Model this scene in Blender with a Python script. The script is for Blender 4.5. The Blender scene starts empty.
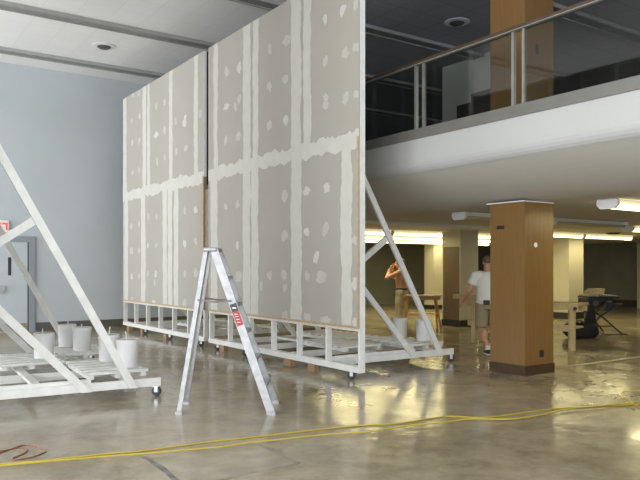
import bpy, bmesh, math, random
from mathutils import Vector, Matrix

random.seed(7)
SC = bpy.context.scene
COL = SC.collection
PI = math.pi
F = 691.0; CX = 320.0; HY = 267.0; CAMH = 1.55
YAW = math.radians(34.6)
CS, SN = math.cos(YAW), math.sin(YAW)


def cam2w(xc, zc, h=0.0):
    return Vector((CS * xc + SN * zc, -SN * xc + CS * zc, h))


def ray(px):
    r = (px - CX) / F
    return CS * r + SN, -SN * r + CS


def on_h(px, py, h=0.0):
    zc = (CAMH - h) * F / (py - HY)
    return cam2w((px - CX) / F * zc, zc, h)


def on_x(px, py, X):
    dx, dy = ray(px)
    zc = X / dx
    return dy * zc, CAMH + (HY - py) * zc / F


# ------------------------------------------------------------------ materials
def mat(name, col, rough=0.6, var=0.0, scale=6.0, metal=0.0, bump=0.0, bscale=40.0, spec=0.5, stretch=(1, 1, 1), col2=None, emit=None, estr=0.0):
    m = bpy.data.materials.new(name)
    m.use_nodes = True
    nt = m.node_tree
    b = nt.nodes['Principled BSDF']
    b.inputs['Roughness'].default_value = rough
    b.inputs['Metallic'].default_value = metal
    b.inputs['Specular IOR Level'].default_value = spec
    c2 = col2 or tuple(max(0, c * (1 - var)) for c in col)
    tc = nt.nodes.new('ShaderNodeTexCoord')
    mp = nt.nodes.new('ShaderNodeMapping')
    mp.inputs['Scale'].default_value = stretch
    nt.links.new(tc.outputs['Object'], mp.inputs['Vector'])
    nz = nt.nodes.new('ShaderNodeTexNoise')
    nz.inputs['Scale'].default_value = scale
    nz.inputs['Detail'].default_value = 5
    nt.links.new(mp.outputs['Vector'], nz.inputs['Vector'])
    rp = nt.nodes.new('ShaderNodeValToRGB')
    rp.color_ramp.elements[0].position = 0.35
    rp.color_ramp.elements[1].position = 0.65
    rp.color_ramp.elements[0].color = (*c2, 1)
    rp.color_ramp.elements[1].color = (*col, 1)
    nt.links.new(nz.outputs['Fac'], rp.inputs['Fac'])
    nt.links.new(rp.outputs['Color'], b.inputs['Base Color'])
    if bump > 0:
        n2 = nt.nodes.new('ShaderNodeTexNoise')
        n2.inputs['Scale'].default_value = bscale
        n2.inputs['Detail'].default_value = 3
        nt.links.new(mp.outputs['Vector'], n2.inputs['Vector'])
        bp = nt.nodes.new('ShaderNodeBump')
        bp.inputs['Strength'].default_value = bump
        bp.inputs['Distance'].default_value = 0.01
        nt.links.new(n2.outputs['Fac'], bp.inputs['Height'])
        nt.links.new(bp.outputs['Normal'], b.inputs['Normal'])
    if emit:
        b.inputs['Emission Color'].default_value = (*emit, 1)
        b.inputs['Emission Strength'].default_value = estr
    return m


def floor_material():
    m = bpy.data.materials.new('polished_concrete')
    m.use_nodes = True
    nt = m.node_tree
    b = nt.nodes['Principled BSDF']
    tc = nt.nodes.new('ShaderNodeTexCoord')

    def noise(scale, detail, rough=0.5, st=(1, 1, 1)):
        mp = nt.nodes.new('ShaderNodeMapping')
        mp.inputs['Scale'].default_value = st
        nt.links.new(tc.outputs['Object'], mp.inputs['Vector'])
        n = nt.nodes.new('ShaderNodeTexNoise')
        n.inputs['Scale'].default_value = scale
        n.inputs['Detail'].default_value = detail
        n.inputs['Roughness'].default_value = rough
        nt.links.new(mp.outputs['Vector'], n.inputs['Vector'])
        return n
    n1 = noise(0.55, 6, 0.62)
    n2 = noise(2.6, 9, 0.78)
    n3 = noise(1.3, 7, 0.65, (1.0, 0.6, 1))
    r1 = nt.nodes.new('ShaderNodeValToRGB')
    r1.color_ramp.elements[0].position = 0.33
    r1.color_ramp.elements[0].color = (0.23, 0.193, 0.128, 1)
    r1.color_ramp.elements[1].position = 0.68
    r1.color_ramp.elements[1].color = (0.37, 0.322, 0.235, 1)
    nt.links.new(n1.outputs['Fac'], r1.inputs['Fac'])
    r2 = nt.nodes.new('ShaderNodeValToRGB')
    r2.color_ramp.elements[0].position = 0.36
    r2.color_ramp.elements[0].color = (0.62, 0.60, 0.56, 1)
    r2.color_ramp.elements[1].position = 0.56
    r2.color_ramp.elements[1].color = (1, 1, 1, 1)
    nt.links.new(n2.outputs['Fac'], r2.inputs['Fac'])
    mx = nt.nodes.new('ShaderNodeMixRGB')
    mx.blend_type = 'MULTIPLY'
    mx.inputs['Fac'].default_value = 0.8
    nt.links.new(r1.outputs['Color'], mx.inputs['Color1'])
    nt.links.new(r2.outputs['Color'], mx.inputs['Color2'])
    nt.links.new(mx.outputs['Color'], b.inputs['Base Color'])
    r3 = nt.nodes.new('ShaderNodeMapRange')
    r3.inputs['From Min'].default_value = 0.35
    r3.inputs['From Max'].default_value = 0.65
    r3.inputs['To Min'].default_value = 0.08
    r3.inputs['To Max'].default_value = 0.24
    nt.links.new(n3.outputs['Fac'], r3.inputs['Value'])
    nt.links.new(r3.outputs['Result'], b.inputs['Roughness'])
    b.inputs['Specular IOR Level'].default_value = 0.34
    n4 = noise(5.0, 3, 0.5)
    bp = nt.nodes.new('ShaderNodeBump')
    bp.inputs['Strength'].default_value = 0.12
    bp.inputs['Distance'].default_value = 0.03
    nt.links.new(n4.outputs['Fac'], bp.inputs['Height'])
    nt.links.new(bp.outputs['Normal'], b.inputs['Normal'])
    return m


def tile_material(name, col, line, size=0.61, lw=0.012):
    m = bpy.data.materials.new(name)
    m.use_nodes = True
    nt = m.node_tree
    b = nt.nodes['Principled BSDF']
    b.inputs['Roughness'].default_value = 0.85
    tc = nt.nodes.new('ShaderNodeTexCoord')
    br = nt.nodes.new('ShaderNodeTexBrick')
    br.offset = 0.0
    br.inputs['Color1'].default_value = (*col, 1)
    br.inputs['Color2'].default_value = (*[c * 0.96 for c in col], 1)
    br.inputs['Mortar'].default_value = (*line, 1)
    br.inputs['Scale'].default_value = 1.0
    br.inputs['Mortar Size'].default_value = lw
    br.inputs['Brick Width'].default_value = size
    br.inputs['Row Height'].default_value = size
    nt.links.new(tc.outputs['Object'], br.inputs['Vector'])
    nt.links.new(br.outputs['Color'], b.inputs['Base Color'])
    return m


def glass_material(name, tint, refl=1.0):
    m = bpy.data.materials.new(name)
    m.use_nodes = True
    nt = m.node_tree
    for n in list(nt.nodes):
        nt.nodes.remove(n)
    out = nt.nodes.new('ShaderNodeOutputMaterial')
    tr = nt.nodes.new('ShaderNodeBsdfTransparent')
    tr.inputs['Color'].default_value = (*tint, 1)
    gl = nt.nodes.new('ShaderNodeBsdfGlossy')
    gl.inputs['Roughness'].default_value = 0.01
    fr = nt.nodes.new('ShaderNodeFresnel')
    fr.inputs['IOR'].default_value = 1.5
    mx = nt.nodes.new('ShaderNodeMixShader')
    ge = nt.nodes.new('ShaderNodeNewGeometry')
    inv = nt.nodes.new('ShaderNodeMath'); inv.operation = 'SUBTRACT'
    inv.inputs[0].default_value = 1.0
    nt.links.new(ge.outputs['Backfacing'], inv.inputs[1])
    mu = nt.nodes.new('ShaderNodeMath'); mu.operation = 'MULTIPLY'
    nt.links.new(fr.outputs['Fac'], mu.inputs[0])
    nt.links.new(inv.outputs['Value'], mu.inputs[1])
    nt.links.new(mu.outputs['Value'], mx.inputs['Fac'])
    nt.links.new(tr.outputs['BSDF'], mx.inputs[1])
    nt.links.new(gl.outputs['BSDF'], mx.inputs[2])
    nt.links.new(mx.outputs['Shader'], out.inputs['Surface'])
    return m


M = {}
M['floor'] = floor_material()
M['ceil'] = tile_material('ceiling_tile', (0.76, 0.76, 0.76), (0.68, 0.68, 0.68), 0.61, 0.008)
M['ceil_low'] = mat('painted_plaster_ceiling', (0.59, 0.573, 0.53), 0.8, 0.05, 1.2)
M['ceil_dark'] = tile_material('darker_ceiling_tile', (0.32, 0.325, 0.35), (0.24, 0.245, 0.26), 0.61, 0.012)
M['wall'] = mat('blue_grey_paint', (0.42, 0.448, 0.472), 0.75, 0.05, 0.8)
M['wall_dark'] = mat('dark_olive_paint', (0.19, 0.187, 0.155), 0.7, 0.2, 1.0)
M['wall_pale'] = mat('cream_paint', (0.44, 0.41, 0.32), 0.7, 0.05, 1.0)
M['base_dark'] = mat('brown_vinyl_base', (0.10, 0.09, 0.078), 0.6, 0.2, 3.0)
M['fascia'] = mat('white_plaster', (0.47, 0.468, 0.46), 0.7, 0.03, 1.0)
M['beam'] = mat('dull_grey_metal_channel', (0.25, 0.25, 0.243), 0.5, 0.15, 4.0)
M['beam_lip'] = mat('pale_grey_metal_lip', (0.32, 0.32, 0.31), 0.5, 0.1, 4.0)
M['ledge'] = mat('grey_stone_ledge', (0.165, 0.16, 0.145), 0.45, 0.1, 3.0)
M['steel'] = mat('satin_steel', (0.34, 0.335, 0.30), 0.35, 0.1, 8.0, metal=0.6)
M['column'] = mat('oak_veneer', (0.205, 0.112, 0.036), 0.38, 0.0, 5.0, stretch=(9, 9, 0.5), col2=(0.178, 0.095, 0.029))
M['plinth'] = mat('dark_walnut_plinth', (0.065, 0.038, 0.02), 0.4, 0.2, 6.0)
M['handrail'] = mat('brown_wood_handrail', (0.08, 0.042, 0.023), 0.5, 0.2, 8.0)
M['glass'] = glass_material('smoked_glass', (0.74, 0.76, 0.73))
M['window_glass'] = glass_material('clear_glass', (0.92, 0.95, 0.95))
M['drywall'] = mat('gypsum_paper', (0.405, 0.377, 0.335), 0.85, 0.03, 2.0)
M['compound'] = mat('joint_compound', (0.585, 0.572, 0.53), 0.8, 0.05, 6.0)
M['compound_thin'] = mat('thin_joint_compound', (0.52, 0.505, 0.46), 0.8, 0.08, 6.0)
M['white_wood'] = mat('white_painted_lumber', (0.76, 0.755, 0.73), 0.6, 0.10, 9.0, bump=0.15)
M['raw_wood'] = mat('raw_pine_trim', (0.52, 0.375, 0.21), 0.65, 0.2, 12.0)
M['block'] = mat('fir_block', (0.36, 0.235, 0.13), 0.7, 0.25, 20.0)
M['filler'] = mat('brown_fibreboard', (0.30, 0.235, 0.165), 0.75, 0.15, 10.0)
M['end_metal'] = mat('galvanised_stud', (0.85, 0.85, 0.83), 0.5, 0.1, 6.0)
M['rubber'] = mat('black_rubber', (0.02, 0.022, 0.03), 0.45, 0.2, 20.0)
M['zinc'] = mat('zinc_plated_steel', (0.55, 0.55, 0.56), 0.35, 0.1, 20.0, metal=0.8)
M['bucket'] = mat('white_plastic', (0.84, 0.84, 0.84), 0.45, 0.04, 5.0)
M['cement'] = mat('grey_cement', (0.5, 0.49, 0.47), 0.9, 0.2, 15.0)
M['spread'] = mat('dark_steel_strap', (0.16, 0.15, 0.14), 0.5, 0.3, 20.0, metal=0.4)
M['alu'] = mat('aluminium', (0.42, 0.42, 0.43), 0.42, 0.25, 14.0, metal=0.35, bump=0.05)
M['alu_dark'] = mat('tarnished_aluminium', (0.42, 0.42, 0.43), 0.4, 0.2, 14.0, metal=0.7)
M['sticker_black'] = mat('black_sticker', (0.03, 0.035, 0.04), 0.5)
M['sticker_red'] = mat('red_sticker', (0.36, 0.03, 0.03), 0.5)
M['sticker_white'] = mat('white_sticker', (0.75, 0.75, 0.72), 0.5)
M['yellow'] = mat('yellow_rubber_cord', (0.47, 0.35, 0.035), 0.45, 0.1, 20.0)
M['orange'] = mat('red_orange_cord', (0.27, 0.075, 0.04), 0.5, 0.2, 20.0)
M['door'] = mat('pale_grey_door_paint', (0.42, 0.46, 0.49), 0.5, 0.06, 1.5)
M['door_frame'] = mat('slate_frame_paint', (0.22, 0.245, 0.275), 0.5, 0.05, 2.0)
M['black'] = mat('black_plastic', (0.018, 0.018, 0.018), 0.5, 0.2, 10.0)
M['brass'] = mat('brass_kick_plate', (0.30, 0.25, 0.16), 0.4, 0.1, 6.0, metal=0.5)
M['sign_box'] = mat('ivory_sign_housing', (0.70, 0.69, 0.62), 0.5)
M['sign_red'] = mat('glowing_red_letters', (0.8, 0.05, 0.06), 0.5, emit=(1.0, 0.10, 0.12), estr=0.9)
M['fix_white'] = mat('white_enamel', (0.72, 0.72, 0.72), 0.45, 0.03, 4.0)
M['fix_on'] = mat('lit_lens', (0.9, 0.88, 0.8), 0.4, emit=(1.0, 0.87, 0.45), estr=4.5)
M['fix_off'] = mat('unlit_prismatic_lens', (0.42, 0.38, 0.24), 0.35, 0.1, 8.0)
M['pine'] = mat('pale_pine_boards', (0.56, 0.43, 0.22), 0.6, 0.2, 7.0, stretch=(1, 1, 1))
M['brown_wood'] = mat('reddish_sawhorse_wood', (0.52, 0.31, 0.10), 0.6, 0.25, 8.0)
M['panel_brown'] = mat('brown_panelling', (0.115, 0.075, 0.045), 0.5, 0.15, 5.0, stretch=(6, 6, 1))
M['carton'] = mat('brown_cardboard', (0.20, 0.125, 0.075), 0.8, 0.15, 8.0)
M['saw_black'] = mat('black_saw_steel', (0.03, 0.03, 0.032), 0.4, 0.2, 9.0)
M['bag'] = mat('black_canvas', (0.014, 0.014, 0.016), 0.8, 0.3, 14.0)
M['skin'] = mat('tanned_skin', (0.52, 0.275, 0.165), 0.5, 0.12, 6.0)
M['hair'] = mat('brown_hair', (0.06, 0.038, 0.024), 0.6, 0.3, 30.0)
M['hair_grey'] = mat('short_greying_hair', (0.14, 0.105, 0.075), 0.6, 0.3, 30.0)
M['tshirt'] = mat('white_cotton', (0.70, 0.69, 0.66), 0.85, 0.06, 5.0)
M['khaki'] = mat('khaki_cotton', (0.30, 0.245, 0.155), 0.85, 0.15, 6.0)
M['khaki_pale'] = mat('paint_stained_khaki', (0.54, 0.475, 0.34), 0.85, 0.35, 9.0)
M['belt'] = mat('black_leather', (0.02, 0.018, 0.016), 0.5)
M['sock'] = mat('white_sock', (0.65, 0.64, 0.6), 0.9)
M['shoe'] = mat('black_shoe', (0.03, 0.03, 0.034), 0.5)
M['eye'] = mat('eye_white', (0.7, 0.7, 0.68), 0.3)
M['lip'] = mat('lip_skin', (0.30, 0.11, 0.08), 0.5)
M['asphalt_fill'] = mat('dark_joint_filler', (0.22, 0.215, 0.19), 0.4, 0.3, 9.0, col2=(0.07, 0.073, 0.072))
M['faint_fill'] = mat('faint_joint_filler', (0.29, 0.258, 0.19), 0.3, 0.3, 7.0, col2=(0.17, 0.16, 0.135))
M['patch'] = mat('pale_cement_patch', (0.345, 0.305, 0.22), 0.28, 0.3, 5.0)
M['speaker'] = mat('grey_grille', (0.07, 0.07, 0.07), 0.6)
M['planter'] = mat('charcoal_panel', (0.03, 0.03, 0.031), 0.6, 0.1, 3.0)
M['grey_wall'] = mat('mid_grey_paint', (0.62, 0.62, 0.60), 0.75, 0.05, 1.0)


# ------------------------------------------------------------------ mesh helpers
class MB:
    def __init__(self):
        self.v = []; self.f = []; self.fm = []; self.smooth = []

    def add(self, vs, fs, mi=0, sm=False):
        o = len(self.v)
        self.v += [tuple(v) for v in vs]
        for f in fs:
            self.f.append([o + i for i in f]); self.fm.append(mi); self.smooth.append(sm)
        return self

    def box(self, x0, x1, y0, y1, z0, z1, mi=0):
        vs = [(x0, y0, z0), (x1, y0, z0), (x1, y1, z0), (x0, y1, z0), (x0, y0, z1), (x1, y0, z1), (x1, y1, z1), (x0, y1, z1)]
        return self.add(vs, [(0, 3, 2, 1), (4, 5, 6, 7), (0, 1, 5, 4), (1, 2, 6, 5), (2, 3, 7, 6), (3, 0, 4, 7)], mi)

    def bar(self, p0, p1, w, d, side=(0, 1, 0), mi=0):
        """rectangular bar; d measured along side, w across"""
        p0 = Vector(p0); p1 = Vector(p1)
        t = (p1 - p0).normalized()
        s = Vector(side); s = (s - t * s.dot(t)).normalized()
        u = t.cross(s)
        vs = []
        for p in (p0, p1):
            for a, b in ((-1, -1), (1, -1), (1, 1), (-1, 1)):
                vs.append(p + s * (a * d / 2) + u * (b * w / 2))
        return self.add(vs, [(3, 2, 1, 0), (4, 5, 6, 7), (0, 1, 5, 4), (1, 2, 6, 5), (2, 3, 7, 6), (3, 0, 4, 7)], mi)

    def tube(self, pts, r, n=8, mi=0, cap=True):
        pts = [Vector(p) for p in pts]
        rings = []
        prev = None
        for i, p in enumerate(pts):
            t = (pts[min(i + 1, len(pts) - 1)] - pts[max(i - 1, 0)]).normalized()
            a = Vector((0, 0, 1)) if prev is None else prev
            if abs(t.dot(a)) > 0.97:
                a = Vector((1, 0, 0))
            u = (a - t * a.dot(t)).normalized()
            prev = u
            w = t.cross(u)
            rr = r[i] if isinstance(r, (list, tuple)) else r
            rings.append([p + u * rr * math.cos(2 * PI * k / n) + w * rr * math.sin(2 * PI * k / n) for k in range(n)])
        vs = [v for rg in rings for v in rg]
        fs = []
        for i in range(len(pts) - 1):
            for k in range(n):
                k2 = (k + 1) % n
                fs.append((i * n + k, i * n + k2, (i + 1) * n + k2, (i + 1) * n + k))
        if cap:
            fs.append(tuple(range(n - 1, -1, -1)))
            fs.append(tuple((len(pts) - 1) * n + k for k in range(n)))
        return self.add(vs, fs, mi, True)

    def lathe(self, prof, n=32, mi=0, c=(0, 0, 0), axis='z'):
        vs = []
        for r, z in prof:
            for k in range(n):
                a = 2 * PI * k / n
                if axis == 'z':
                    vs.append((c[0] + r * math.cos(a), c[1] + r * math.sin(a), c[2] + z))
                else:
                    vs.append((c[0] + r * math.cos(a), c[1] + z, c[2] + r * math.sin(a)))
        fs = []
        for i in range(len(prof) - 1):
            for k in range(n):
                k2 = (k + 1) % n
                fs.append((i * n + k, i * n + k2, (i + 1) * n + k2, (i + 1) * n + k))
        fs.append(tuple(range(n - 1, -1, -1)))
        fs.append(tuple((len(prof) - 1) * n + k for k in range(n)))
        return self.add(vs, fs, mi, True)

    def build(self, name, mats, parent=None, loc=None, bevel=0.0):
        me = bpy.data.meshes.new(name)
        me.from_pydata(self.v, [], self.f)
        for m in (mats if isinstance(mats, list) else [mats]):
            me.materials.append(m)
        for p, mi, s in zip(me.polygons, self.fm, self.smooth):
            p.material_index = mi
            p.use_smooth = s
        bm = bmesh.new(); bm.from_mesh(me)
        bmesh.ops.recalc_face_normals(bm, faces=bm.faces)
        bm.to_mesh(me); bm.free()
        me.update()
        try:
            me.set_sharp_from_angle(angle=math.radians(40))
        except Exception:
            pass
        o = bpy.data.objects.new(name, me)
        COL.objects.link(o)
        if parent:
            o.parent = parent
        if loc is not None:
            o.location = loc
        if bevel > 0:
            b = o.modifiers.new('edge', 'BEVEL'); b.width = bevel; b.segments = 2; b.limit_method = 'ANGLE'
        return o


def tag(o, label, cat, group=None, kind=None):
    o['label'] = label; o['category'] = cat
    if group: o['group'] = group
    if kind: o['kind'] = kind
    return o


def empty(name, loc, rz, label, cat, group=None, kind=None):
    o = bpy.data.objects.new(name, None)
    o.empty_display_size = 0.1
    COL.objects.link(o)
    o.location = loc
    o.rotation_euler = (0, 0, rz)
    return tag(o, label, cat, group, kind)


def kids(o):
    return [c for c in bpy.data.objects if c.parent == o]


def copy_tree(o, parent=None):
    c = o.copy(); COL.objects.link(c)
    if parent: c.parent = parent
    for ch in kids(o):
        copy_tree(ch, c)
    return c


def struct(name, mb, m, label, cat, parent=None):
    o = mb.build(name, m, parent)
    if parent is None:
        tag(o, label, cat, None, 'structure')
    return o


# ------------------------------------------------------------------ the room
H = 6.4
XF = 6.75          # balcony edge
ZL = 2.5           # low ceiling
XW, YN, XE, YB, YB2 = -7.0, -7.0, 25.5, 17.75, 22.0

struct('floor', MB().box(XW, XE, YN, YB2, -0.2, 0), M['floor'], 'polished mottled concrete floor with glossy yellowish reflections', 'floor')
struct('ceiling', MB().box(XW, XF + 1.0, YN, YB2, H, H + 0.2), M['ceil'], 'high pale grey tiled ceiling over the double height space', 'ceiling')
struct('ceiling', MB().box(XF + 1.0, XE, YN, YB2, H, H + 0.2), M['ceil_dark'], 'darker tiled ceiling over the balcony', 'ceiling')  # tile colour set darker on the balcony side
struct('wall_back', MB().box(XW, 9.5, YB, YB + 0.2, 0, H), M['wall'], 'tall blue grey painted wall behind the drywall panels', 'wall')
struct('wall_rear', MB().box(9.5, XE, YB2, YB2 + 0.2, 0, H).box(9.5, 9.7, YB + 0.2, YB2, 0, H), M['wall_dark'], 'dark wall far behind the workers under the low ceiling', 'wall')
struct('wall_mezzanine', MB().box(9.7, XE, YB2 - 0.1, YB2, 3.38, H), M['grey_wall'], 'grey upper wall at the far end of the balcony', 'wall')
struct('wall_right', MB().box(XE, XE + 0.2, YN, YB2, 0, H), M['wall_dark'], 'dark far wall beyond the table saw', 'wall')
bo = MB()
bo.box(XW, 2.6, YB - 0.02, YB, 0, 0.2).box(3.86, 9.5, YB - 0.02, YB, 0, 0.2)
struct('baseboard_back', bo, M['base_dark'], 'dark brown vinyl baseboard along the blue grey wall', 'baseboard')
struct('baseboard_right', MB().box(XE - 0.03, XE, YN, YB2, 0, 0.25), M['black'], 'black baseboard at the far dark wall', 'baseboard')


def window_wall(name, horizontal, c, a0, a1, openings, z0, z1, label, upper=()):
    mb = MB()
    spans = []
    cur = a0
    for (s, e) in openings:
        spans.append((cur, s, 0, H)); spans.append((s, e, 0, z0)); spans.append((s, e, z1, H)); cur = e
    for (s, e) in upper:
        spans.append((cur, s, 0, H)); spans.append((s, e, 0, 4.2)); spans.append((s, e, 6.0, H)); cur = e
    spans.append((cur, a1, 0, H))
    for s, e, zz0, zz1 in spans:
        if horizontal: mb.box(s, e, c - 0.2, c, zz0, zz1)
        else: mb.box(c - 0.2, c, s, e, zz0, zz1)
    struct(name, mb, M['wall'], label, 'wall')


W_LEFT = [(-5.6, -1.8), (-0.8, 3.0), (4.0, 7.8), (8.8, 12.6), (13.4, 17.2)]
W_FRONT = [(-6.2, -2.2), (-1.6, 2.4), (3.0, 7.0)]
window_wall('wall_left', False, XW, YN, YB, W_LEFT, 0.6, 5.6, 'painted wall with tall shop windows on the daylight side')
window_wall('wall_front', True, YN, XW, XE, W_FRONT, 0.6, 5.6, 'painted wall with tall shop windows behind the viewer', [(8.6, 13.6), (15.0, 20.0)])  # the upper openings are added to let light onto the balcony
k = 0
for hor, c, ops in ((False, XW, W_LEFT), (True, YN, W_FRONT + [(8.6, 13.6), (15.0, 20.0)])):
    for (s, e) in ops:
        k += 1
        g = MB(); fr = MB()
        def bx(mb, a, b, z0, z1, d0, d1):
            if hor: mb.box(a, b, c - d1, c - d0, z0, z1)
            else: mb.box(c - d1, c - d0, a, b, z0, z1)
        q0, q1 = (4.2, 6.0) if (hor and s > 8) else (0.6, 5.6)
        bx(g, s, e, q0, q1, 0.10, 0.11)
        for a in (s, (s + e) / 2 - 0.03, e - 0.06): bx(fr, a, a + 0.06, q0, q1, 0.06, 0.15)
        for z in (q0, (q0 + q1) / 2 - 0.03, q1 - 0.06): bx(fr, s, e, z, z + 0.06, 0.06, 0.15)
        w = g.build('window_%d' % k, M['window_glass'])
        tag(w, ['tall shop window on the daylight wall, nearest the viewer corner', 'tall shop window on the daylight wall, second from the viewer corner',
                'tall shop window on the daylight wall, middle one', 'tall shop window on the daylight wall opposite the drywall flats',
                'tall shop window on the daylight wall beside the blue grey wall', 'tall shop window behind the viewer, nearest the daylight wall',
                'tall shop window directly behind the viewer', 'tall shop window behind the viewer beside the balcony',
                'added unseen window lighting the balcony, nearest the railing', 'added unseen window lighting the balcony, far from the railing'][k - 1], 'window', None, 'structure')
        fr.build('window_frame', M['steel'], w)
        ld = bpy.data.lights.new('daylight', 'AREA')
        ld.shape = 'RECTANGLE'
        ld.size = e - s; ld.size_y = 5.0
        ld.energy = (700 if s > 13 else 420) if not hor else 225
        ld.color = (0.90, 0.95, 1.0)
        lo = bpy.data.objects.new('daylight', ld)
        COL.objects.link(lo)
        if hor and s > 8:
            ld.size_y = 1.8; ld.energy = 170  # added lamp behind an invented upper window, brightens the balcony
            lo.location = ((s + e) / 2, c + 0.01, 5.1); lo.rotation_euler = (PI / 2 + 0.15, 0, 0)
            continue
        lu = bpy.data.lights.new('added_uplight', 'AREA')  # added area lamp tilted upward to brighten the high ceiling
        lu.shape = 'RECTANGLE'; lu.size = e - s; lu.size_y = 2.4
        lu.energy = (420 if s > 13 else 260) if not hor else 130
        lu.color = (1.0, 0.97, 0.93)
        lb = bpy.data.objects.new('added_uplight', lu)
        COL.objects.link(lb)
        if hor:
            lb.location = ((s + e) / 2, c + 0.02, 2.0); lb.rotation_euler = (PI / 2 + 0.75, 0, 0)
        else:
            lb.location = (c + 0.02, (s + e) / 2, 2.0); lb.rotation_euler = (PI / 2 + 0.75, 0, -PI / 2)
        if hor:
            lo.location = ((s + e) / 2, c + 0.01, 3.1); lo.rotation_euler = (PI / 2, 0, 0)
        else:
            lo.location = (c + 0.01, (s + e) / 2, 3.1); lo.rotation_euler = (PI / 2, 0, -PI / 2)

# ceiling channels
for i, y in enumerate((16.64, 13.78, 10.97, 8.15, 5.3, 2.5, -0.3, -3.1)):
    mb = MB().box(XW, XE, y - 0.12, y + 0.12, H - 0.05, H)
    o = mb.build('ceiling_channel', M['beam'])
    tag(o, ['dull grey ceiling channel nearest the blue grey wall', 'dull grey ceiling channel meeting the gap between the drywall panels',
            'dull grey ceiling channel crossing above the nearer drywall panel', 'dull grey ceiling channel above the balcony column',
            'dull grey ceiling channel second above the viewer', 'dull grey ceiling channel above the viewer', 'dull grey ceiling channel behind the viewer',
            'dull grey ceiling channel nearest the shop windows'][i], 'ceiling channel', 'channels across the high ceiling', 'structure')
    MB().box(XW, XE, y + 0.12, y + 0.16, H - 0.07, H).box(XW, XE, y - 0.16, y - 0.12, H - 0.07, H).build('channel_lip', M['beam_lip'], o)

# mezzanine: slab with fascia and sloping soffit, extruded along Y
prof = [(XF, 3.38), (XF, 3.08)]
for a in range(0, 66, 13):
    t = math.radians(a)
    prof.append((XF + 0.2 - 0.2 * math.cos(t), 3.08 - 0.2 * math.sin(t)))
for i in range(1, 13):
    t = i / 12
    prof.append((XF + 0.1155 + 1.5 * t, ZL + 0.3988 * (1 - t) ** 1.75))
prof += [(XE, ZL), (XE, 3.38)]
vs = [(x, YN, z) for x, z in prof] + [(x, YB2, z) for x, z in prof]
n = len(prof)
mb = MB()
mb.add(vs, [tuple(range(n)), tuple(range(2 * n - 1, n - 1, -1))])
mi_of = []
for i in range(n):
    j = (i + 1) % n
    mb.add([vs[i], vs[j], vs[n + j], vs[n + i]], [(0, 1, 2, 3)], 1 if 7 <= i <= n - 3 else 0, 1 <= i <= n - 4)
slab = struct('ceiling_balcony', mb, [M['fascia'], M['ceil_low']], 'white balcony slab with rounded edge over the work area', 'balcony')
mb = MB().box(XF - 0.03, XF + 0.35, YN, YB, 3.38, 3.52)
struct('trim_1', mb, M['ledge'], 'grey ledge along the balcony edge under the glass', 'ledge')
struct('trim_2', MB().box(XF + 1.3, 14.0, 11.05, 11.3, ZL - 0.06, ZL), M['fix_white'], 'shallow white downstand across the low ceiling before the lit rows', 'beam')

# columns
def column(x0, y0, s, z0, z1, name, m, label):
    r = empty(name, (x0 + s / 2, y0 + s / 2, z0), 0, label, 'column', None, 'structure')
    MB().box(-s / 2, s / 2, -s / 2, s / 2, 0, z1 - z0).build('shaft', m, r)
    return r


c0 = on_h(525.0, 376, 0)
CXX, CYY, CSZ = c0.x, c0.y, 0.64
c = column(CXX, CYY, CSZ, 0, ZL, 'column', M['column'], 'square oak veneered column with dark plinth standing on the floor')
h = CSZ / 2
MB().box(-h - 0.012, h + 0.012, -h - 0.012, h + 0.012, 0, 0.14).build('plinth', M['plinth'], c)
MB().box(-h - 0.04, h + 0.01, -h - 0.01, h + 0.04, ZL - 0.018, ZL - 0.002).build('top_trim', M['fix_white'], c)
sy, sz = on_x(500.5, 227.5, CXX)
MB().box(-h - 0.006, -h + 0.001, sy - 0.07 - CYY - h, sy + 0.07 - CYY - h, sz - 0.025, sz + 0.025).build('switch_plate', M['black'], c)['label'] = 'small black slot plate'
dx, dy = ray(535.5); zc = CYY / dy; px = dx * zc; pz = CAMH + (HY - 245) * zc / F
MB().lathe([(0.0, 0), (0.035, 0), (0.035, 0.006), (0, 0.008)], 20, 0, (px - CXX - h, -h - 0.007, pz), 'y').build('blank_plate', M['sticker_white'], c)['label'] = 'round white blank plate'
dx, dy = ray(541.5); zc = CYY / dy; px = dx * zc; pz = CAMH + (HY - 353.5) * zc / F
MB().box(px - 0.045 - CXX - h, px + 0.045 - CXX - h, -h - 0.006, -h + 0.001, pz - 0.05, pz + 0.05).build('outlet_plate', M['black'], c)['label'] = 'dark outlet plate near plinth'
cu = column(CXX, CYY, CSZ, 3.38, H, 'column', M['column'], 'square oak veneered column rising from balcony to dark ceiling')
yy, zz = on_x(537, 49.5, CXX + 0.3)
dx, dy = ray(537); zc = CYY / dy; px = dx * zc; pz = CAMH + (HY - 49.5) * zc / F
MB().box(px - 0.03 - CXX - h, px + 0.03 - CXX - h, -h - 0.006, -h + 0.001, pz - 3.38 - 0.07, pz - 3.38 + 0.07).build('switch_plate', M['black'], cu)

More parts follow.
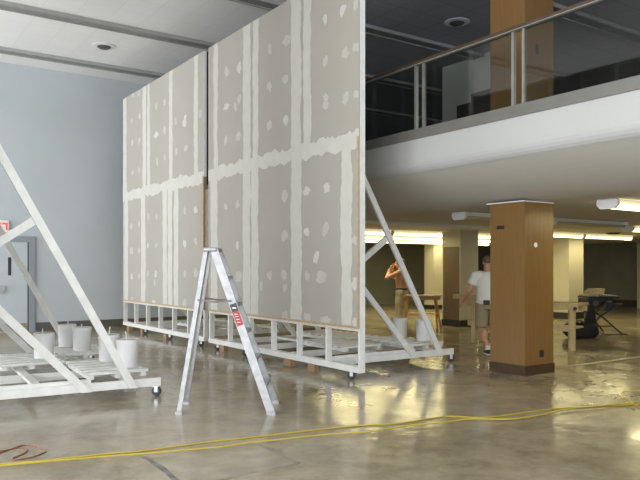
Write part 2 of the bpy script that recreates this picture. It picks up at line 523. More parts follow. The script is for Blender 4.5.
a0 = on_h(460.5, 327, 0)
pa = column(a0.x, a0.y, 0.66, 0, ZL, 'column', M['wall_pale'], 'cream painted column with brown panel behind the man in white')
MB().box(-0.335, -0.33, -0.29, 0.29, 0.05, 2.08).build('brown_panel', M['panel_brown'], pa)
MB().box(-0.345, 0.345, -0.345, 0.345, 0, 0.17).build('plinth', M['black'], pa)
dx, dy = ray(569); zc = 12.6 / dy
pb = column(dx * zc, 12.6, 0.70, 0, ZL, 'column', M['wall_pale'], 'cream painted column behind the pale workbench and black bag')
MB().box(-0.36, 0.36, -0.36, 0.36, 0, 0.2).build('plinth', M['black'], pb)
pcc = cam2w((434 - CX) / F * 25.7, 25.7)
pc = column(pcc.x - 0.25, pcc.y - 0.25, 0.5, 0, ZL, 'column', M['wall_pale'], 'cream painted column beyond the wooden sawhorse')
MB().box(-0.26, 0.26, -0.26, 0.26, 0, 0.15).build('plinth', M['black'], pc)
dx, dy = ray(637.0); zc = 26.0
pd = column(dx * zc, dy * zc - 0.7, 0.7, 0, ZL, 'column', M['wall_pale'], 'cream painted column far beyond the table saw')

# upstairs partitions
struct('wall_mezzanine', MB().box(12.0, 12.2, 10.3, 12.15, 3.38, H), M['grey_wall'], 'grey partition wall on the balcony behind the glass', 'wall')
struct('trim_3', MB().box(10.0, 10.2, 6.0, 8.6, 3.38, 4.75).box(10.0, 10.2, 8.6, 9.35, 3.38, 4.9).box(10.0, 10.2, 9.35, 9.73, 3.38, 4.74), M['planter'], 'low stepped charcoal partition on the balcony', 'partition')

# railing
rl = empty('balcony_railing', (XF + 0.06, 0, 3.52), 0, 'glass balcony railing with steel posts and brown wooden handrail', 'railing')
ys = []
for pxa, pxb in ((416.8, 423.6), (515.0, 523.0)):
    ys.append((on_x(pxa, 0, XF + 0.06)[0] + on_x(pxb, 0, XF + 0.06)[0]) / 2)
stp = ys[0] - ys[1]
cent = [ys[0] + stp * i for i in range(-4, 6)]
hw = 0.08
for yv in cent:
    for s in (-1, 1):
        MB().box(-0.025, 0.025, yv + s * hw - 0.018, yv + s * hw + 0.018, 0, 0.94).build('post', M['steel'], rl)
for a, b in zip(cent[:-1], cent[1:]):
    MB().box(-0.006, 0.006, a + hw + 0.018, b - hw - 0.018, 0.02, 0.93).build('glass_panel', M['glass'], rl)
MB().box(-0.045, 0.045, cent[0] - 1, cent[-1] + 1, 0.94, 0.985).build('handrail', M['handrail'], rl, bevel=0.01)
MB().box(-0.05, 0.05, cent[0] - 1, cent[-1] + 1, 0.928, 0.94).build('rail_strip', M['beam'], rl)

# door
d = empty('door_1', (3.32, YB, 0), 0, 'pale grey door with brass kick plate in slate frame by exit sign', 'door', None, 'structure')
x1 = 3.74 - 3.32
MB().box(-0.60, x1 - 0.06, -0.03, -0.005, 0.0, 2.15).build('door_leaf', M['door'], d)
MB().box(x1 - 0.06, x1 + 0.08, -0.06, 0.0, 0, 2.29).box(-0.78, -0.60, -0.06, 0.0, 0, 2.29).box(-0.60, x1 - 0.06, -0.06, 0, 2.15, 2.29).build('door_frame', M['door_frame'], d)
MB().box(x1 - 0.085, x1 - 0.061, -0.045, -0.03, 0, 2.15).build('hinge_strip', M['black'], d)
MB().box(-0.58, x1 - 0.10, -0.036, -0.03, 0.02, 0.2).build('kick_plate', M['brass'], d)
MB().box(-0.10, -0.03, -0.036, -0.03, 1.35, 1.78).build('vision_panel', M['black'], d)
MB().box(-0.50, -0.17, -0.07, -0.03, 0.95, 1.12).build('push_bar', M['alu_dark'], d)

sg = empty('exit_sign', (3.06, YB, 2.36), 0, 'small ivory exit sign with glowing red letters above the door', 'sign')
MB().box(-0.24, 0.18, -0.07, -0.0, 0, 0.3).build('housing', M['sign_box'], sg, bevel=0.01)
lt = MB()
lw = 0.026
def stroke(x0, x1_, z0, z1_):
    lt.box(x0, x1_, -0.076, -0.0702, z0, z1_)
zb, zt = 0.06, 0.24
x = -0.215      # E
stroke(x, x + lw, zb, zt)
for zz in (zb, (zb + zt) / 2 - lw / 2, zt - lw): stroke(x + lw, x + 0.08, zz, zz + lw)
x = -0.12       # X
for a, b in (((x + 0.01, zb), (x + 0.08, zt)), ((x + 0.08, zb), (x + 0.01, zt))):
    lt.bar((a[0], -0.0731, a[1]), (b[0], -0.0731, b[1]), lw, 0.0055)
x = -0.02       # I
stroke(x, x + lw, zb, zt)
x = 0.03        # T
stroke(x, x + 0.12, zt - lw - 0.02, zt); stroke(x + 0.07, x + 0.07 + lw + 0.02, zb, zt - lw - 0.02)
lt.build('lettering', M['sign_red'], sg)

# high ceiling downlights
def downlight(px, py, label):
    zc = (H - CAMH) * F / (HY - py)
    p = cam2w((px - CX) / F * zc, zc, H)
    r = empty('ceiling_downlight', p, 0, label, 'downlight', 'round fittings in the high ceiling')
    MB().lathe([(0.15, -0.001), (0.25, -0.001), (0.25, -0.012), (0.15, -0.02)], 28).build('trim_ring', M['fix_white'], r)
    MB().lathe([(0.15, -0.012), (0.15, -0.022), (0.11, -0.05), (0.0, -0.055)], 28).build('baffle', M['speaker'], r)


downlight(104, 46, 'round dark centred downlight in the pale ceiling above the blue grey wall')
downlight(457, 22, 'round downlight in the dark ceiling above the balcony railing')

# fluorescent fixtures
def fixture(x, y, on, label, grp, L=2.44):
    r = empty('fluorescent_fixture', (x, y, ZL), 0, label, 'ceiling light', grp)
    pr = [(-0.15, -0.002), (0.15, -0.002), (0.13, -0.06), (-0.13, -0.06)]
    def pris(pr, x0, x1_, m, nm):
        vs = [(x0, a, b) for a, b in pr] + [(x1_, a, b) for a, b in pr]
        k = len(pr)
        fs = [tuple(range(k)), tuple(range(2 * k - 1, k - 1, -1))] + [(i, (i + 1) % k, k + (i + 1) % k, k + i) for i in range(k)]
        return MB().add(vs, fs).build(nm, m, r)
    pris([(-0.09, -0.002), (0.09, -0.002), (0.09, -0.07), (-0.09, -0.07)], 0.03, L - 0.03, M['fix_white'], 'housing')
    pris([(-0.13, -0.071), (0.13, -0.071), (0.14, -0.085), (0.10, -0.12), (-0.10, -0.12), (-0.14, -0.085)], 0.05, L - 0.05, M['fix_on'] if on else M['fix_off'], 'lens')
    if on:
        dl = bpy.data.lights.new('tube_light', 'AREA')
        dl.shape = 'RECTANGLE'; dl.size = L - 0.12; dl.size_y = 0.19
        dl.energy = 38.0
        dl.color = (1.0, 0.87, 0.45)
        do = bpy.data.objects.new('tube_light', dl)
        COL.objects.link(do)
        do.parent = r
        do.location = (L / 2, 0, -0.1215)
    for a in (0.0, L - 0.05):
        pris([(-0.155, -0.002), (0.155, -0.002), (0.165, -0.075), (0.11, -0.135), (-0.11, -0.135), (-0.165, -0.075)], a, a + 0.05, M['fix_white'], 'end_cap')
    return r


GL = 'lit fluorescent rows under the balcony'
f1 = on_h(607, 203.5, 2.44)
fixture(f1.x, f1.y, True, 'lit fluorescent fixture nearest the balcony edge right of the oak column', GL)
f2 = on_h(458.5, 215.5, 2.44)
fixture(f2.x, f2.y, False, 'unlit fluorescent fixture with white end cap left of the oak column', 'unlit fixtures under the balcony')
fixture(f2.x + 2.46, f2.y, False, 'unlit fluorescent fixture running right behind the oak column', 'unlit fixtures under the balcony')
f3 = on_h(627, 229.5, 2.42)
fixture(f3.x, f3.y, True, 'lit fluorescent fixture cut by right picture edge below the nearest one', GL)
fixture(14.9, 12.05, True, 'lit fluorescent fixture just right of the oak column', GL)
fixture(17.36, 12.05, True, 'lit fluorescent fixture ending above the table saw', GL)
for y, xs, nm in ((13.75, (9.2, 11.66), 'nearest'), (15.95, (10.9, 13.36), 'middle'), (18.2, (13.0, 15.46), 'farthest')):
    for xx, sd in zip(xs, ('left', 'right')):
        fixture(xx, y, True, 'lit fluorescent fixture %s of the three rows behind the brace, %s one' % (nm, sd), GL)
    fixture(xs[1] + 2.46, y, True, 'lit fluorescent fixture in the %s row continuing behind the cream column' % nm, GL)
v = on_h(613, 233, ZL - 0.01)
vt = empty('ceiling_vent', (v.x, v.y, ZL), 0, 'small dark round vent in low ceiling above the table saw', 'vent')
MB().lathe([(0.18, -0.001), (0.18, -0.02), (0.12, -0.05), (0, -0.05)], 20).build('vent_body', M['black'], vt)

# ------------------------------------------------------------------ wheeled wall flats
LEN = 4.65; HT = 5.7; Z0 = 0.73; ZM = 3.29; XP = 5.7
Y1 = on_x(359.0, 0, XP)[0]
Y2 = on_x(203.6, 0, XP)[0]
BY = 0.78; BY2 = 4.13; BX = 2.56


class Mud:
    def __init__(self, mb, seed):
        self.mb = mb; self.k = 0; self.r = random.Random(seed)

    def x(self):
        self.k += 1
        return -0.0012 - 0.00004 * self.k

    def edge(self, n, amp):
        r = self.r; v = 0; out = []
        for i in range(n):
            v = v * 0.6 + r.uniform(-amp, amp)
            out.append(v)
        return out

    def vstrip(self, y0, y1, z0, z1, amp=0.016):
        n = max(4, int(abs(z1 - z0) / 0.06))
        x = self.x(); ea = self.edge(n + 1, amp); eb = self.edge(n + 1, amp)
        vs = []
        for i in range(n + 1):
            z = z0 + (z1 - z0) * i / n
            vs += [(x, min(LEN, max(0, y0 + ea[i])), z), (x, min(LEN, max(0, y1 + eb[i])), z)]
        self.mb.add(vs, [(2 * i, 2 * i + 1, 2 * i + 3, 2 * i + 2) for i in range(n)], 1)

    def hstrip(self, z0, z1, amp=0.03):
        n = 90
        x = self.x(); ea = self.edge(n + 1, amp); eb = self.edge(n + 1, amp)
        vs = []
        for i in range(n + 1):
            y = LEN * i / n
            vs += [(x, y, z0 + ea[i]), (x, y, z1 + eb[i])]
        self.mb.add(vs, [(2 * i, 2 * i + 1, 2 * i + 3, 2 * i + 2) for i in range(n)], 1)

    def blob(self, y, z, ry, rz):
        n = 13; x = self.x(); r = self.r
        vs = []
        tl = r.uniform(-0.25, 0.25)
        for i in range(n):
            a = 2 * PI * i / n
            q = r.uniform(0.7, 1.25)
            yy = ry * q * math.cos(a); zz2 = rz * q * math.sin(a)
            vs.append((x, min(LEN, max(0.0, y + yy + zz2 * tl)), min(HT, max(Z0, z + zz2))))
        self.mb.add(vs, [tuple(range(n))], 2 if r.random() < 0.65 else 1)


def crop(pts, ox, oy, s):
    return [(ox + a / s, oy + b / s) for a, b in pts]


R1_UP = [(213.7, 217.9), (243, 250.4), (253, 258.4), (291, 301), (303.3, 311)]
R1_LO = [(210.8, 217.5), (243, 250.3), (250.9, 258.3), (291, 301.6), (341.4, 351.8)]
R1_SPOT = (crop([(117, 312), (170, 295), (170, 435), (155, 467), (115, 465), (303, 215), (380, 180), (303, 375), (372, 350)], 200, 0, 4.364)
           + crop([(113, 218), (168, 203), (303, 152), (375, 135), (365, 460)], 200, 90, 4.364)
           + crop([(30, 172), (22, 345), (197, 85), (275, 45), (333, 15), (198, 268), (285, 230), (333, 205), (200, 425), (200, 460), (287, 428), (333, 410)], 280, 0, 4.364)
           + crop([(25, 130), (20, 460), (118, 440), (205, 428)], 280, 90, 4.364)
           + crop([(83, 67), (130, 57), (130, 222), (132, 347), (318, 25), (318, 183), (258, 343), (316, 340), (320, 390), (225, 385)], 205, 190, 4.0)
           + crop([(15, 150), (90, 140), (150, 130), (120, 222), (90, 285), (138, 288), (250, 310), (250, 165), (90, 420), (150, 430), (250, 438), (15, 415)], 280, 190, 3.31))
R2_UP = [(123.2, 126.5), (142.6, 146.2), (147.4, 149.8), (169.2, 172.5), (194, 197.8)]
R2_LO = [(124.2, 128), (141, 145.4), (162.7, 167), (168, 172.1), (174, 178.3)]
R2_SPOT = (crop([(70, 128), (103, 108), (72, 220), (101, 212), (73, 345), (100, 335), (172, 68), (207, 50), (172, 187), (207, 168), (176, 298), (208, 280), (253, 132), (293, 115), (290, 140), (257, 255), (295, 243), (75, 20), (100, 14), (355, 100)], 115, 90, 4.17)
           + crop([(63, 140), (93, 130), (63, 232), (92, 233), (65, 333), (92, 330), (128, 105), (160, 103), (127, 213), (158, 212), (127, 322), (157, 322), (152, 357), (268, 80), (310, 77), (268, 207), (310, 195), (268, 322), (310, 320), (65, 420), (110, 425), (150, 430), (268, 437)], 115, 190, 3.84))


def drywall(parent, up, lo, spots, oy, seed):
    mb = MB().box(0, 0.015, 0, LEN, Z0, HT)
    md = Mud(mb, seed)
    for a, b in up:
        md.vstrip(on_x(a, 0, XP)[0] - oy, on_x(b, 0, XP)[0] - oy, ZM, HT)
    for a, b in lo:
        md.vstrip(on_x(a, 0, XP)[0] - oy, on_x(b, 0, XP)[0] - oy, Z0 + 0.02, ZM)
    md.hstrip(ZM - 0.12, ZM + 0.11)
    for px, py in spots:
        y, z = on_x(px, py, XP)
        big = 1.0 if md.r.random() < 0.8 else 1.5
        md.blob(y - oy, z, md.r.uniform(0.055, 0.09) * big, md.r.uniform(0.06, 0.10))
    return mb.build('drywall_face', [M['drywall'], M['compound'], M['compound_thin']], parent)


def flat_root(loc, rz, label):
    return empty('wall_flat', loc, rz, label, 'movable wall', 'wheeled drywall wall flats')


def brace(r, nm, y, zf, m):
    """sloping board cut level at its foot and plumb at the wall"""
    hv = 0.0445 * math.sqrt(1 + m * m)
    x0 = 0.106
    zc = 0.122
    inv = lambda z, o: x0 + (zf(x0) + o - z) / m
    pts = [(inv(zc, -hv), zc), (inv(zc, hv), zc), (x0, zf(x0) + hv), (x0, zf(x0) - hv)]
    vs = [(a, y, z) for a, z in pts] + [(a, y + 0.038, z) for a, z in pts]
    MB().add(vs, [(0, 1, 2, 3), (7, 6, 5, 4), (0, 4, 5, 1), (1, 5, 6, 2), (2, 6, 7, 3), (3, 7, 4, 0)]).build(nm, M['white_wood'], r)


def flat_frame(r, m=1.72, xf=2.235):
    W = M['white_wood']
    for i in range(7):
        y = 0.02 + (LEN - 0.04) * i / 6
        MB().box(0.016, 0.105, y - 0.02, y + 0.02, 0.2, HT - 0.04).build('stud', W, r)
    MB().box(0.0, 0.106, -0.001, LEN + 0.001, 0.12, 0.205).build('bottom_rail', W, r)
    MB().box(0.018, 0.104, 0.003, LEN - 0.003, Z0 - 0.05, Z0 - 0.01).build('sill_rail', W, r)
    MB().box(0.018, 0.104, 0.003, LEN - 0.003, ZM - 0.02, ZM + 0.02).build('middle_rail', W, r)
    MB().box(0.016, 0.106, -0.001, LEN + 0.001, HT - 0.04, HT).build('top_rail', W, r)
    MB().box(-0.012, 0.0, 0, LEN, Z0 - 0.012, Z0 + 0.02).build('bottom_trim', M['raw_wood'], r)
    MB().box(-0.012, 0.0, 0.0, 0.035, Z0 + 0.02, ZM + 0.02).build('edge_trim', M['raw_wood'], r)
    for i, y in enumerate((BY, 1.85, 3.0, BY2)):
        MB().box(0.105, BX, y - 0.02, y + 0.02, 0.12, 0.215).build('base_beam', W, r)
    MB().box(0.105, 1.75, BY + 0.0205, BY + 0.055, 0.135, 0.255).build('doubler_board', W, r)
    for x in (1.2, 2.2):
        MB().box(x - 0.045, x + 0.045, BY + 0.02, BY2 - 0.02, 0.175, 0.214).build('cross_beam', W, r)
    for y in (BY, BY2):
        z_at = lambda x: 0.15 + m * (xf - x)
        brace(r, 'diagonal_brace', y - 0.0605, lambda x: 0.15 + m * (xf - x), m)
        brace(r, 'lower_brace', y - 0.0605, lambda x: 0.15 + 1.06 * (1.66 - x), 1.06)
        MB().bar((1.16, y - 0.0, z_at(1.16)), (0.105, y - 0.0, z_at(1.18) - 0.66 * 1.075), 0.089, 0.04).build('tie_brace', W, r)

    def caster(x, y, a):
        c = empty_part('caster', (x, y, 0), a, r)
        MB().box(-0.04, 0.04, -0.03, 0.03, 0.113, 0.12).box(-0.012, 0.03, -0.024, -0.02, 0.045, 0.113).box(-0.012, 0.03, 0.02, 0.024, 0.045, 0.113).build('fork', M['zinc'], c)
        MB().lathe([(0.0, -0.019), (0.048, -0.019), (0.056, -0.011), (0.056, 0.011), (0.048, 0.019), (0.0, 0.019)], 24, 0, (0.014, 0, 0.056), 'y').build('wheel', M['rubber'], c)
    for y, a in ((0.27, -0.55), (1.83, -0.7), (3.3, -0.3), (4.4, -0.5)):
        caster(0.06, y, a)
    for y, a in ((BY, -0.5), (BY2, -0.8)):
        caster(BX - 0.06, y, a)


def empty_part(name, loc, rz, parent):
    o = bpy.data.objects.new(name, None)
    o.empty_display_size = 0.05
    COL.objects.link(o)
    o.parent = parent
    o.location = loc; o.rotation_euler = (0, 0, rz)
    return o


FL1 = flat_root((XP, Y1, 0), 0, 'nearer tall mudded drywall flat on casters, right of the dark gap')
flat_frame(FL1)
drywall(FL1, R1_UP, R1_LO, R1_SPOT, Y1, 3)
FL2 = flat_root((XP, Y2, 0), 0, 'farther tall mudded drywall flat left of the gap, close to the blue grey wall')
flat_frame(FL2)
drywall(FL2, R2_UP, R2_LO, R2_SPOT, Y2, 5)
MB().box(0.002, 0.058, -0.012, -0.001, ZM, HT).build('end_channel', M['end_metal'], FL2)
MB().box(0.0585, 0.108, -0.013, -0.001, ZM - 0.15, HT).build('gap_shade_strip', M['black'], FL2)  # black colour stands in for the shade inside the gap
MB().box(0.002, 0.10, -0.012, -0.0, Z0, ZM).build('end_filler', M['filler'], FL2)
MB().box(0.03, 0.05, -0.2, -0.013, Z0, ZM - 0.25).build('gap_filler', M['filler'], FL2)
ROT3 = math.radians(-3.6)
cl, sl = math.cos(ROT3), math.sin(ROT3)
end = on_h(160.3, 385.2, 0.12)
L0 = Vector((end.x - (cl * BX - sl * (BY)), end.y - (sl * BX + cl * BY), 0))
FL3 = flat_root(L0, ROT3, 'wheeled flat cut off by left picture edge, showing only its white braces and base')
flat_frame(FL3, 1.85, 2.205)
drywall(FL3, R1_UP, R1_LO, R1_SPOT, Y1, 9)


def Lw(x, y, z=0):
    return Vector((L0.x + cl * x - sl * y, L0.y + sl * x + cl * y, z))


def L_local(p):
    d = p - L0
    return cl * d.x + sl * d.y, -sl * d.x + cl * d.y


# ------------------------------------------------------------------ pallets and buckets
PT = 0.30


def pallet(loc, rz, lx, ly, ns, label):
    r = empty('pallet', loc, rz, label, 'pallet', 'white slatted pallets on the flat bases')
    zb0 = 0.2165
    for x in (0.06, lx / 2, lx - 0.06):
        MB().box(x - 0.03, x + 0.03, 0, ly, zb0, zb0 + 0.05).build('runner', M['white_wood'], r)
    for i in range(ns):
        y = (ly - 0.085) * i / (ns - 1)
        j = random.uniform(-0.02, 0.02)
        MB().box(j, lx + j, y, y + 0.085, PT - 0.032, PT).build('slat', M['white_wood'], r)
    return r


def bucket(p, label, grp, rod=0.1, tilt=0.0):
    r = empty('bucket', (p.x, p.y, PT + 0.001), random.uniform(0, 6), label, 'bucket', grp)
    MB().lathe([(0.118, 0), (0.125, 0.012), (0.136, 0.30), (0.14, 0.30), (0.14, 0.315), (0.137, 0.32), (0.138, 0.345), (0.13, 0.345), (0.128, 0.33), (0.0, 0.33)], 36).build('shell', M['bucket'], r)
    MB().lathe([(0.127, 0.331), (0.127, 0.338), (0.0, 0.340)], 30).build('concrete_fill', M['cement'], r)
    if rod:
        MB().tube([(0.02, 0, 0.335), (0.02, 0.0, 0.34 + rod * 0.5), (0.02 + tilt, 0.01, 0.34 + rod)], 0.008, 8).build('rod', M['white_wood'], r)
    return r


GB = 'white weight buckets on the left frame'
def bp_front(px, py):
    p = on_h(px, py, PT)
    d = Vector((p.x, p.y, 0)).normalized() * 0.12
    return Vector((p.x + d.x, p.y + d.y, 0))


b5 = bp_front(127.3, 368.2); b4 = bp_front(108.8, 361.5); b3 = bp_front(82, 351); b2 = bp_front(67, 347.3); b1 = bp_front(44, 359)
bucket(b5, 'white bucket nearest the caster end of the left frame', GB, 0.10)
bucket(b4, 'white bucket behind the main diagonal brace of the left frame', GB, 0.10, 0.05)
bucket(b3, 'white bucket at the front of the pair behind the left diagonal', GB, 0.05)
bucket(b2, 'white bucket partly hidden behind another, farthest on the left frame', GB, 0.05)
bucket(b1, 'white bucket standing alone behind the lower brace of the left frame', GB, 0.07)
r1b = bp_front(403, 337.5); r2b = bp_front(426, 341.0)
r1b.x -= 0.08; r2b.x -= 0.05
GR = 'white weight buckets on the right frame'
bucket(r1b, 'white bucket left of the diagonal below the shirtless man', GR, 0)
bucket(r2b, 'white bucket crossed by the diagonal below the sawhorse', GR, 0)

print('L locals', [tuple(round(c, 2) for c in L_local(b)) for b in (b1, b2, b3, b4, b5)], 'R', [(round(b.x - XP, 2), round(b.y - Y1, 2)) for b in (r1b, r2b)], 'Y1', Y1, 'Y2', Y2, 'L0', L0)


def lpallet(x, y, lx, ly, ns, label):
    pallet(Lw(x, y), ROT3, lx, ly, ns, label)


lpallet(1.74, 1.0, 0.74, 1.2, 6, 'white slatted pallet under two buckets at the caster end, left frame')
lpallet(1.80, 3.02, 0.74, 1.02, 5, 'white slatted pallet under the rear pair of buckets, left frame')
lpallet(0.94, 2.28, 0.8, 1.0, 5, 'white slatted pallet under the lone bucket, left frame')
for x, y, ly, ns, lb in ((1.83, 1.02, 1.27, 6, 'white slatted pallet under the two buckets of the nearer flat'),
                         (0.75, 1.35, 1.3, 7, 'white slatted pallet close behind the nearer flat'),
                         (1.56, 2.42, 1.6, 8, 'white slatted pallet deep behind the nearer flat')):
    pallet(Vector((XP + x, Y1 + y, 0)), 0, 0.76, ly, ns, lb)
pallet(Vector((XP + 0.6, Y2 + 1.6, 0)), 0, 0.76, 1.4, 7, 'white slatted pallet behind the farther flat')

# shim blocks under the rails
def shim(px, py, w, label):
    p = on_h(px, py, 0)
    Y = on_x(px, 0, XP + 0.05)[0]
    o = MB().box(-0.045, 0.045, -w / 2, w / 2, 0, 0.118).build('wood_block', M['block'], None, (XP + 0.055, Y, 0), bevel=0.004)
    tag(o, label, 'wood block', 'wood shims under the flats')


shim(129.5, 331, 0.16, 'tan wood block beside the far corner caster under the farther flat')
shim(143, 334, 0.12, 'tan wood block second from the far corner under the farther flat')
shim(166.5, 341, 0.16, 'tan wood block beside the third caster under the farther flat')
shim(223.5, 353, 0.18, 'tan wood block left of the ladder rail under the nearer flat')
shim(289, 366, 0.2, 'reddish wood block left of the middle caster under the nearer flat')
shim(313, 372, 0.18, 'reddish wood block right of the middle caster under the nearer flat')

# ------------------------------------------------------------------ step ladder
A = cam2w(-1.0, 7.55)
ld = empty('step_ladder', (A.x, A.y, 0), -YAW, 'tall aluminium step ladder standing open before the drywall panels', 'ladder')
TOPZ = 1.74
def rail(x0, y0, x1_, y1_, w, t, nm, m):
    """channel rail: web faces sideways, two flanges inward"""
    s = 1 if y0 > 0 else -1
    p0 = Vector((x0, y0, 0.02)); p1 = Vector((x1_, y1_, TOPZ))
    mb = MB()
    ax = (p1 - p0).normalized()
    u = Vector((0, 1, 0)); u = (u - ax * u.dot(ax)).normalized()
    wv = ax.cross(u)
    mb.bar(p0, p1, w, 0.005, (0, 1, 0))
    for q in (-1, 1):
        o = wv * (q * (w / 2 - 0.002)) - u * s * (t / 2)
        mb.bar(p0 + o, p1 + o, 0.004, t, (0, 1, 0))
    return mb.build(nm, m, ld)


for s in (-1, 1):
    rail(0.485, s * 0.30, -0.135, s * 0.165, 0.084, 0.035, 'front_rail', M['alu'])
    rail(-0.485 - (0.03 if s > 0 else 0), s * 0.28, -0.222, s * 0.15, 0.047, 0.03, 'rear_rail', M['alu'])
    MB().box(0.44, 0.53, s * 0.30 - 0.025, s * 0.30 + 0.025, 0, 0.035).build('foot', M['alu_dark'], ld)
    xr = -0.485 - (0.03 if s > 0 else 0)
    MB().box(xr - 0.035, xr + 0.035, s * 0.28 - 0.022, s * 0.28 + 0.022, 0, 0.03).build('foot', M['alu_dark'], ld)
    z = 1.19
    xa = 0.485 - 0.62 * z / TOPZ; xb = -0.485 + 0.263 * z / TOPZ
    ya = s * (0.30 - 0.135 * z / TOPZ + 0.008); yb = s * (0.28 - 0.13 * z / TOPZ + 0.01)
    mid = Vector(((xa + xb) / 2, (ya + yb) / 2, z - 0.012))
    MB().bar((xa, ya, z), mid, 0.02, 0.006).bar(mid, (xb, yb, z + 0.01), 0.02, 0.006).build('spreader', M['spread'], ld)
for i in range(1, 6):
    z = 0.29 * i
    t = z / TOPZ
    x = 0.485 - 0.62 * t; y = 0.30 - 0.135 * t - 0.004
    MB().box(x - 0.035, x + 0.055, -y, y, z - 0.004, z).box(x - 0.035, x - 0.031, -y, y, z - 0.028, z).box(x + 0.051, x + 0.055, -y, y, z - 0.028, z).build('step', M['alu_dark'], ld)
MB().box(-0.25, -0.10, -0.19, 0.19, TOPZ - 0.025, TOPZ + 0.02).build('top_cap', M['alu'], ld, bevel=0.014)
# stickers on the near front rail
def on_rail(z, off):
    t = (z - 0.02) / (TOPZ - 0.02)
    p = Vector((0.485 - 0.62 * t, -0.30 + 0.135 * t, z))
    return p + Vector((0, -0.0035 - off, 0))


sk = MB().bar(on_rail(0.93, 0), on_rail(1.15, 0), 0.07, 0.001).build('warning_label', M['sticker_red'], ld)
sk['label'] = 'red and black sticker on near rail'
MB().bar(on_rail(1.08, 0.001), on_rail(1.16, 0.001), 0.072, 0.001).build('black_band', M['sticker_black'], sk)
mb = MB()
for z in (0.965, 0.995, 1.025, 1.05):
    p = on_rail(z, 0.0016)
    mb.bar(p + Vector((-0.022, 0, 0)), p + Vector((0.014, 0, 0)), 0.006, 0.0008)
p = on_rail(1.115, 0.0026); mb.bar(p + Vector((-0.02, 0, 0)), p + Vector((0.02, 0, 0)), 0.012, 0.0008)
mb.build('small_print', M['sticker_white'], sk)

# ------------------------------------------------------------------ cords on the floor
def smooth_path(pts, sub=6):
    out = []
    P = [pts[0]] + pts + [pts[-1]]
    for i in range(1, len(P) - 2):
        p0, p1, p2, p3 = P[i - 1], P[i], P[i + 1], P[i + 2]
        for k in range(sub):
            t = k / sub
            out.append(0.5 * ((2 * p1) + (-p0 + p2) * t + (2 * p0 - 5 * p1 + 4 * p2 - p3) * t * t + (-p0 + 3 * p1 - 3 * p2 + p3) * t ** 3))
    out.append(pts[-1])
    return out


def cord(pix, r, m, name, label, lift=0.0, cat='cord', pre=None):
    pts = [on_h(a, b, r + lift) for a, b in pix]
    if pre: pts = pre + pts
    o = MB().tube(smooth_path(pts), r, 8).build(name, m)
    return tag(o, label, cat)


cord([(-60, 470), (-20, 466), (0, 464.2), (40, 461), (75, 457.3), (110, 453.6), (150, 450), (205, 442.5), (250, 437.5), (320, 429.5), (365, 425.2), (400, 423.3), (445, 416.5), (485, 417.5), (525, 412.5), (555, 408.8), (600, 406), (640, 404), (700, 401)],
     0.0072, M['yellow'], 'extension_cord', 'yellow extension cord strand farther from the viewer of the crossing pair')
cord([(-60, 472), (-20, 467.5), (0, 465.8), (40, 462), (75, 459), (110, 456), (150, 453.2), (205, 448.2), (226, 446.2), (250, 442.5), (285, 439), (320, 435), (370, 431.5), (405, 426), (440, 422.6), (470, 419), (510, 419), (540, 415), (570, 408.8), (620, 403.8), (660, 400), (690, 396)],
     0.0072, M['yellow'], 'extension_cord', 'yellow extension cord strand nearer the viewer of the crossing pair', 0.014)
cord([(690, 388), (660, 389.5), (640, 390.5), (626, 391.5), (620, 394.5), (623, 398.5), (632, 403), (645, 409), (670, 416)],
     0.0072, M['yellow'], 'extension_cord', 'yellow cord loop at the right picture edge above the long strands', 0.032)
cord(crop([(-60, 168), (0, 165), (60, 155), (110, 148), (140, 156), (143, 166), (120, 182), (85, 196), (66, 207), (80, 212), (110, 209), (180, 195), (235, 174), (244, 164), (232, 153), (180, 138), (125, 134), (85, 146), (40, 162), (-10, 178), (-60, 190)], 0, 420, 5.333),
     0.0045, M['orange'], 'extension_cord', 'thin rust orange cord loop lying at the left picture edge', 0.0)

# floor repairs
def quad(name, pix, z, m, label):
    pts = [on_h(a, b, z) for a, b in pix]
    n = len(pts)
    mb = MB().add([(p.x, p.y, 0.0002) for p in pts] + [(p.x, p.y, z) for p in pts],
                  [tuple(range(n)), tuple(range(n, 2 * n))] + [(i, (i + 1) % n, n + (i + 1) % n, n + i) for i in range(n)])
    o = mb.build(name, m)
    return tag(o, label, 'floor marking', None, 'structure')


quad('trim_4', [(141, 457), (146, 456), (152, 459.5), (165, 467), (179, 480), (174, 481), (161, 470.5), (149, 461.5)], 0.0012, M['asphalt_fill'], 'dark filled saw cut in the floor under the cords')
quad('trim_5', [(254, 442.6), (257, 442), (276, 450.5), (301, 462.6), (297, 463.5), (272, 452)], 0.0012, M['faint_fill'], 'thin dark saw cut right of the wider filled one')
quad('trim_6', [(214, 481.5), (214, 480), (258, 470.5), (299, 462.3), (300, 463.3), (258, 472)], 0.0012, M['faint_fill'], 'thin dark cut along the front of the pale patch')
quad('trim_7', [(152, 459), (210, 449), (255, 443), (275, 451.5), (298, 462.5), (256, 471), (213, 480.5), (180, 480)], 0.0006, M['patch'], 'pale cement patch between the dark floor cuts')
quad('trim_8', [(555, 367.2), (600, 361.4), (640, 356.2), (640, 357.2), (600, 362.6), (555, 368.4)], 0.0008, M['patch'], 'pale chalk line on the floor right of the oak column')

